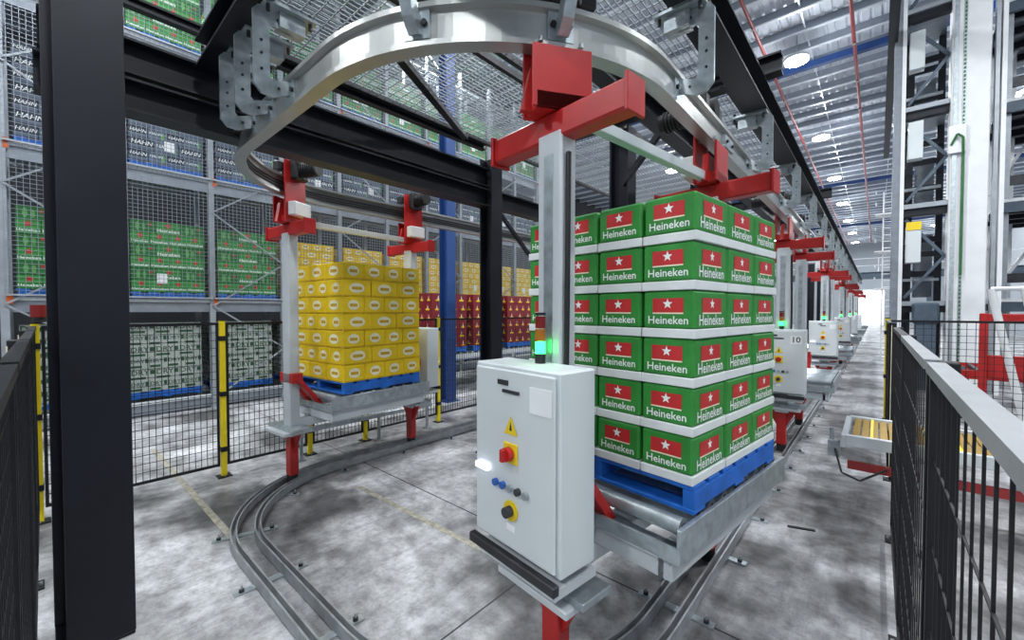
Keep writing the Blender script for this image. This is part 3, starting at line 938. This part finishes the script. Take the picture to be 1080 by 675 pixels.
# maroon loads waiting on a floor conveyor behind the fence
t = thing('infeed_conveyor', 'grey pallet conveyor behind the fence under the maroon loads', 'conveyor', (-8.9, 6.2, 0))
m = MB()
for sx in (-.62, .62): m.span((sx - .03, 0, .80), (sx + .03, 6.4, .95), 'grey_paint', .005)
obj('side_rail', m, t)
m = MB(); m.cyl((-.58, 0, .95), (.58, 0, .95), .04, 'galv', 10); rm = m.mesh('roller')
for k in range(30): link('roller', rm, t, (0, .1 + k * .214, 0))
m = MB(); m.span((-.03, -.03, 0), (.03, .03, .8), 'grey_paint'); m.span((-.08, -.08, 0), (.08, .08, .015), 'grey_paint'); lm = m.mesh('leg')
for yy in (.2, 3.2, 6.2):
    for sx in (-.62, .62): link('leg', lm, t, (sx, yy, 0))
for k, (yy, kd, lab) in enumerate(((7.0, 'maroon', 'stack of maroon cartons beside the blue column'), (8.4, 'maroon', 'stack of maroon cartons behind the middle black column'), (9.8, 'maroon', 'stack of maroon cartons beyond the middle black column'),
                                   (11.3, 'green', 'small stack of green cartons past the maroon stacks'))):
    load(lab, (-8.9, yy, .99), 0, kd, 6 if kd == 'maroon' else 6, .235, 3, 4, False, 'loads waiting on the conveyor', None, FACES)

# ------------------------------------------------------------------ guard fence
FH = 1.95
def fence_panel(label, p, q, pitch=(.06, .10), rail_mat='black_wire', r=.0032, top=FH):
    p, q = Vector(p), Vector(q)
    d = q - p
    t = thing('mesh_fence', label, 'fence', (p.x, p.y, 0), math.atan2(d.y, d.x), 'black mesh fence panels')
    Lh = d.length
    m = MB(); grid(m, 'y', .05, Lh - .05, .17, top - .03, pitch[0], pitch[1], r, 'black_wire', 0); obj('wire_mesh', m, t)
    for nm, a, b, mm in (('bottom_rail', (.04, -.012, .14), (Lh - .04, .012, .17), 'black_wire'), ('top_rail', (.04, -.02, top - .03), (Lh - .04, .02, top), rail_mat),
                         ('end_rail', (.04, -.012, .17), (.065, .012, top - .03), 'black_wire'), ('end_rail', (Lh - .065, -.012, .17), (Lh - .04, .012, top - .03), 'black_wire')):
        m = MB(); m.span(a, b, mm); obj(nm, m, t)
    return t
m = MB(); m.span((-.03, -.03, .012), (.03, .03, FH + .02), 'yellow', .004); pmesh = m.mesh('post')
m = MB(); m.span((-.075, -.075, 0), (.075, .075, .012), 'black_wire')
for sx in (-.055, .055): m.cyl((sx, 0, .012), (sx, 0, .03), .012, 'galv', 6)
fmesh = m.mesh('foot_plate')
m = MB(); m.span((-.04, -.036, -.03), (.04, .036, .03), 'black_wire', .003); cmesh = m.mesh('panel_clip')
m = MB(); m.span((-.032, -.032, FH + .02), (.032, .032, FH + .035), 'black_wire', .003); capm = m.mesh('post_cap')
m = MB(); m.span((-.022, -.03, .012), (.022, .03, FH), 'black_wire', .004); bpmesh = m.mesh('post')
m = MB(); m.span((-.024, -.034, .05), (-.018, -.030, FH - .03), 'c_cream'); stripm = m.mesh('edge_strip')
def black_post(label, x, y, rz=0):
    t = thing('fence_post', label, 'post', (x, y, 0), rz, 'black fence posts')
    link('post', bpmesh, t); link('foot_plate', fmesh, t); link('edge_strip', stripm, t)
def fence_post(label, x, y, rz=0):
    t = thing('fence_post', label, 'post', (x, y, 0), rz, 'yellow fence posts')
    link('post', pmesh, t); link('foot_plate', fmesh, t); link('post_cap', capm, t)
    for z in (.35, 1.05, 1.75): link('panel_clip', cmesh, t, (0, 0, z))
FX = -6.18
fy = [-.06, 1.48, 2.54, 3.41, 4.90, 6.4, 7.9, 9.4]
for k in range(len(fy) - 1):
    fence_panel('black mesh fence panel along the left track, %s from the corner' % ORD[k], (FX, fy[k] + .0), (FX, fy[k + 1]))
for k, y in enumerate(fy):
    fence_post('yellow fence post along the left track, %s from the corner' % ORD[k], FX, y)
nx_ = [-6.18, -4.75, -3.3, -1.85, -.9, .05]
for k in range(len(nx_) - 1):
    fence_panel('black mesh fence panel on the camera side, %s from the left corner' % ORD[k], (nx_[k], -.07), (nx_[k + 1], -.07))
for k, x in enumerate(nx_[1:]):
    black_post('black fence post on the camera side, %s from the left corner' % ORD[k], x, -.105, PI / 2)
ry = [0.02, 1.75, 3.5, 5.08, 6.9, 8.9]
RFX = .13
for k in range(len(ry) - 1):
    if k == 3:
        continue
    fence_panel('black mesh fence panel along the right of the aisle, %s from the camera' % ORD[k], (RFX, ry[k]), (RFX, ry[k + 1]), (.09, .25), 'rail_glare' if k < 2 else 'black_wire', .0022)
# the third bay has the conveyor passing through: a panel above it
for k, y in enumerate(ry[1:]):
    if k < 4: black_post('black fence post along the right of the aisle, %s from the camera' % ORD[k], RFX + .03, y)
    else: fence_post('yellow fence post at the far end of the right aisle fence', RFX, y)
t = thing('bollard', 'short yellow bollard seen through the right mesh fence beside the slat conveyor', 'bollard', (.355, 4.95, 0))
m = MB(); m.span((-.03, -.03, .012), (.03, .03, 1.2), 'yellow', .004); obj('post', m, t)
link('foot_plate', fmesh, t); m = MB(); m.span((-.033, -.033, 1.2), (.033, .033, 1.22), 'black_wire', .003); obj('cap', m, t)
fence_panel('black mesh fence panel crossing behind the roller conveyor on the right', (RFX, 8.9), (2.2, 8.9), (.09, .10))
fence_panel('black mesh fence panel at the far right behind the roller conveyor', (2.2, 8.9), (4.4, 8.9), (.09, .10))
fence_post('yellow fence post standing at the right behind the roller conveyor', 2.2, 8.9)
# low guard rail by the left track
t = thing('guard_rail', 'low silver guard rail between the left track and the fence', 'guard rail', (-6.0, 2.3, 0))
m = MB(); m.span((-.03, 0, .38), (.03, 2.3, .45), 'galv', .006); obj('rail', m, t)
for yy in (.05, 1.25, 2.2):
    m = MB(); m.span((-.015, yy - .02, .012), (.015, yy + .02, .38), 'galv'); m.span((-.05, yy - .05, 0), (.05, yy + .05, .012), 'galv'); obj('leg', m, t)

# ------------------------------------------------------------------ slat conveyor at the right of the aisle
t = thing('slat_conveyor', 'white framed conveyor with amber slats poking into the aisle through the fence', 'conveyor', (0, 0, 0))
for yy in (5.26, 6.24):
    m = MB(); m.span((-.22, yy - .025, .76), (3.4, yy + .025, .87), 'grey_paint', .005); obj('side_rail', m, t)
m = MB(); m.span((-.25, 5.24, .74), (-.2, 6.26, .86), 'grey_paint', .005); obj('end_plate', m, t)
m = MB(); m.span((-.2, 5.3, .52), (3.4, 5.34, .60), 'pipe_red'); obj('drip_tray', m, t)
m = MB(); m.span((-.03, 5.30, .83), (.03, 6.2, .85), 'amber_belt', .004); sm_ = m.mesh('slat')
for k in range(50): link('slat', sm_, t, (-.14 + k * .07, 0, 0))
m = MB(); m.span((-.012, 5.29, .848), (.012, 6.21, .860), 'yellow'); cg = m.mesh('cross_guide')
for k in range(17): link('cross_guide', cg, t, (-.02 + k * .2, 0, 0))
m = MB(); m.span((-.035, -.035, .012), (.035, .035, .7), 'grey_paint'); m.span((-.08, -.08, 0), (.08, .08, .012), 'grey_paint'); lm2 = m.mesh('leg')
for xx in (.35, 1.8, 3.2):
    for yy in (5.26, 6.24): link('leg', lm2, t, (xx, yy, 0))
m = MB(); m.span((-.36, 5.3, .62), (-.26, 5.36, .78), 'galv', .004); m.cyl((-.33, 5.33, .78), (-.33, 5.33, .9), .02, 'galv', 8); obj('sensor_bracket', m, t)
m = MB(); m.tube_path([(-.3, 5.3, .7), (-.24, 5.2, .5), (-.1, 5.2, .45), (.1, 5.24, .6)], .01, 'black_plastic', 6); obj('cable', m, t)

# ------------------------------------------------------------------ pallet lift tower on the right
TY = 15.6
t = thing('pallet_lift', 'tall pallet lift tower with a wide white mast beyond the right fence', 'lift', (0, TY, 0))
m = MB(); m.span((.26, 0, 0), (.5, .3, 10.6), 'post_grey', .01); m.span((.42, -.03, 0), (.5, 0, 10.6), 'white'); obj('corner_post', m, t)
m = MB(); m.span((1.34, -.1, 0), (2.02, .5, 11.3), 'white', .02); obj('mast', m, t)
m = MB(); m.span((1.38, -.13, 0), (1.46, -.1, 11.3), 'galv'); m.span((1.54, -.125, 0), (1.60, -.1, 11.3), 'galv'); obj('mast_guide', m, t)
m = MB(); m.span((2.1, 0, 0), (2.17, .2, 11), 'rack_steel'); m.span((2.2, -.05, 0), (2.28, .2, 11), 'white'); obj('rear_post', m, t)
m = MB()
for k in range(110): m.span((1.555, -.15, .3 + k * .1), (1.585, -.125, .35 + k * .1), 'green_cable')
obj('cable_chain', m, t)
m = MB(); m.span((.55, 1.9, 0), (.75, 2.1, 11), 'black_steel'); obj('back_post', m, t)
m = MB(); m.span((1.25, 1.9, 0), (1.4, 2.1, 11), 'black_steel'); obj('back_post', m, t)
for k, z in enumerate((2.35, 4.98, 7.6, 10.2)):
    m = MB(); m.span((.5, 0, z - .12), (1.36, .1, z), 'rack_steel'); m.span((.5, .1, z - .3), (1.36, .3, z - .08), 'black_steel'); m.span((.5, .3, z - .06), (1.36, 2.0, z - .03), 'grating'); obj('deck', m, t)
    m = MB(); m.bar((.55, .2, z + .1), (1.32, .2, z + 1.2), .07, .07, 'motor_grey'); m.bar((.55, .2, z + 2.25), (1.32, .2, z + 1.2), .07, .07, 'motor_grey'); obj('brace', m, t)
    m = MB(); m.span((.55, 1.2, z + .6), (1.3, 1.25, z + .68), 'rack_steel'); obj('cross_rail', m, t); m = MB(); m.span((.55, 1.2, z + 1.3), (1.3, 1.25, z + 1.45), 'black_steel'); obj('cross_rail', m, t)
for z0, z1 in ((2.5, 4.4), (5.2, 6.7), (7.8, 9.0)):
    m = MB(); m.span((.8, 2.15, z0), (1.22, 2.2, z1), 'post_grey'); obj('back_panel', m, t)
for z in (3.1, 4.1, 5.6, 6.9, 8.2, 9.3):
    m = MB(); m.span((.5, 1.5, z), (1.36, 1.6, z + .16), 'black_steel'); obj('back_rail', m, t)
for k, z in enumerate((3.4, 6.2, 8.6)):
    m = MB(); m.span((.56, .05, z), (.86, .35, z + 1.0), 'cabinet', .01); b = obj('lift_box', m, t)
    if k == 0:
        m = MB(); m.span((.56, .03, z + .88), (.86, .05, z + 1.1), 'sign_yellow'); obj('box_sign', m, b)
m = MB(); m.span((1.3, -.22, 6.1), (1.62, -.1, 6.8), 'white', .01); obj('junction_box', m, t)
m = MB(); m.tube_path([(1.35, -.22, 6.3), (1.45, -.3, 6.55), (1.55, -.3, 6.45), (1.57, -.2, 6.0), (1.57, -.2, 3.0)], .025, 'green_cable', 8); obj('green_hose', m, t)
m = MB(); m.span((.7, -.4, 1.75), (1.2, .0, 2.3), 'motor_grey', .04); m.span((.75, -.35, 0), (1.15, -.05, 1.75), 'motor_grey'); obj('lift_drive', m, t)

# conveyor mezzanine right of the tower
t = thing('mezzanine', 'steel mezzanine with grated decks to the right of the lift', 'mezzanine', (2.42, TY + 1.3, 0))
for k, z in enumerate((2.35, 4.98, 7.6, 10.2)):
    m = MB(); m.span((0, 0, z - .28), (4.5, .12, z - .02), 'motor_grey'); m.span((0, -.02, z - .02), (4.5, .12, z + .06), 'white'); obj('deck_edge', m, t)
    m = MB(); m.span((0, .12, z - .06), (4.5, 4.5, z - .02), 'grating'); obj('deck_plate', m, t)
    for q in range(4):
        m = MB(); m.span((0, .5 + q, z - .26), (4.5, .62 + q, z - .06), 'black_steel'); obj('deck_joist', m, t)
    m = MB(); m.span((0, .4, z + .5), (4.5, .5, z + .75), 'rail_dark'); obj('roller_bed', m, t)
for xx in (.05, 2.2, 4.3):
    m = MB(); m.span((xx, .14, 0), (xx + .12, .3, 11), 'rack_steel'); obj('post', m, t)
m = MB(); m.span((.75, .5, 0), (1.05, .8, 11), 'blue_steel'); obj('blue_post', m, t)
for q in range(5):
    m = MB(); m.bar((.2, 3.2, 2.4 + q * 1.7), (1.1, 3.2, 4.1 + q * 1.7), .08, .08, 'white'); obj('brace', m, t)
for xx in (.15, .6, 1.15):
    m = MB(); m.span((xx, 3.25, 0), (xx + .12, 3.4, 11), 'white'); obj('rear_post', m, t)
# red gate, white tubes behind the right cross fence
t = thing('red_gate_post', 'red machine gate post with a crossbar behind the right fence', 'gate post', (1.40, 11.2, 0))
m = MB(); m.span((0, 0, 0), (.1, .1, 2.05), 'red', .01); obj('post', m, t)
m = MB(); m.span((.6, 0, 0), (.7, .1, 2.05), 'red', .01); obj('post', m, t)
m = MB(); m.span((0, .01, 1.9), (.7, .09, 2.04), 'red', .01); obj('crossbar', m, t)
m = MB(); m.span((.1, .03, .9), (.6, .07, 1.3), 'red', .01); obj('panel', m, t)
t = thing('tube_barrier', 'leaning white tube barrier in front of the red gate', 'barrier', (1.38, 10.2, 0))
for k in range(2):
    m = MB(); m.cyl((.0 + k * .35, 0, 2.45), (.45 + k * .35, 0, 0), .05, 'white', 12); obj('tube', m, t)
m = MB(); m.cyl((0, 0, 2.45), (1.4, 0, 2.45), .035, 'white', 10); m.cyl((1.4, 0, 0), (1.4, 0, 2.45), .035, 'white', 10); obj('top_tube', m, t)
t = thing('transfer_table', 'dark steel roller table with red frame behind the right cross fence', 'conveyor', (1.2, 11.8, 0))
for yy in (0, 1.6):
    m = MB(); m.span((0, yy, .78), (4.2, yy + .1, .95), 'red', .006); obj('frame_beam', m, t)
m = MB(); m.cyl((0, .1, .9), (0, 1.6, .9), .045, 'rail_dark', 10); rm3 = m.mesh('roller')
for k in range(22): link('roller', rm3, t, (.15 + k * .185, 0, 0))
m = MB(); m.span((-.05, 0, 0), (.05, .1, .78), 'black_steel'); lm3 = m.mesh('leg')
for xx in (.1, 2.1, 4.1):
    for yy in (0, 1.6): link('leg', lm3, t, (xx, yy, 0))
t = thing('machine_cabinet', 'low dark machine cabinet beside the red roller table', 'cabinet', (2.35, 9.6, 0))
m = MB(); m.span((0, 0, .06), (1.3, .5, 1.25), 'motor_grey', .01); obj('body', m, t)
m = MB(); m.span((.03, -.015, .1), (.62, 0, 1.2), 'motor_grey', .005); obj('door', m, t)
m = MB(); m.span((.68, -.015, .1), (1.27, 0, 1.2), 'motor_grey', .005); obj('door', m, t)
m = MB(); m.span((.05, .05, 0), (1.25, .45, .06), 'black_plastic'); obj('plinth', m, t)
# runway beam high on the right and ladder tower behind
beam('runway_beam', 'long black beam running high beside the lift tower', (.22, 8.5, 9.6), (.22, 27, 9.6), .2, .3)
t = thing('ladder_tower', 'white caged ladder tower beyond the lift', 'ladder', (.12, 24.0, 0))
m = MB()
for sx in (0, .5): m.span((sx, 0, 0), (sx + .05, .05, 7.2), 'white')
obj('stile', m, t)
m = MB(); m.span((.05, .01, 0), (.5, .04, .03), 'white'); rg = m.mesh('rung')
for k in range(24): link('rung', rg, t, (0, 0, .3 + k * .28))
for z in (3.0, 4.6, 6.2):
    m = MB(); m.span((-.25, -.2, z), (.6, .5, z + .06), 'white'); obj('landing', m, t)
    for dz in (.5, 1.0):
        m = MB(); m.span((-.25, -.2, z + dz), (-.2, .5, z + dz + .04), 'white'); obj('landing_rail', m, t)
# far mezzanine bridge
t = thing('far_bridge', 'grey bridge with railings across the far end of the aisle', 'bridge', (0, 44, 0))
m = MB(); ibeam(m, (-14, 0, 4.9), (8, 0, 4.9), .3, .55, 'motor_grey'); obj('bridge_beam', m, t)
m = MB(); m.span((-14, .2, 5.1), (8, 3.0, 5.2), 'grating'); obj('bridge_deck', m, t)
m = MB()
for k in range(12): m.span((-14 + k * 2, .1, 5.2), (-13.94 + k * 2, .16, 6.3), 'white')
for z in (5.7, 6.28): m.span((-14, .1, z), (8, .16, z + .05), 'white')
obj('railing', m, t)
m = MB()
for xx in (-13, -4.6, 2.8): m.span((xx, .0, 0), (xx + .3, .3, 4.65), 'motor_grey')
obj('bridge_legs', m, t)

# ------------------------------------------------------------------ small things
floor_strip((-8.2, 1.06), (-4.3, 1.12), .06, 'line_paint', 'painted_line')
floor_strip((-4.6, 2.45), (-1.5, 2.55), .06, 'line_paint', 'painted_line')
for xj in (-2.05, -8.05):
    floor_strip((xj, -6), (xj, 40), .012, 'rail_dark', 'floor_joint')
for yj in (-3.4, 2.9, 9.2, 15.5):
    floor_strip((-16, yj), (4, yj), .012, 'rail_dark', 'floor_joint')
t = thing('beacon', 'red warning beacon on the fence corner behind the near column', 'beacon', (-6.18, -.03, FH + .035))
m = MB(); m.cyl((0, 0, 0), (0, 0, .05), .05, 'black_plastic', 12); obj('base', m, t)
m = MB(); m.cyl((0, 0, .05), (0, 0, .17), .06, 'lamp_red_off', 14); obj('lens', m, t)
m = MB(); m.bar((0, 0, .006), (.22, .03, .006), .03, .012, 'rail_dark'); tag(obj('floor_scrap', m, None, (-.62, 4.75, 0), .2), 'thin dark offcut lying on the aisle floor', 'offcut')
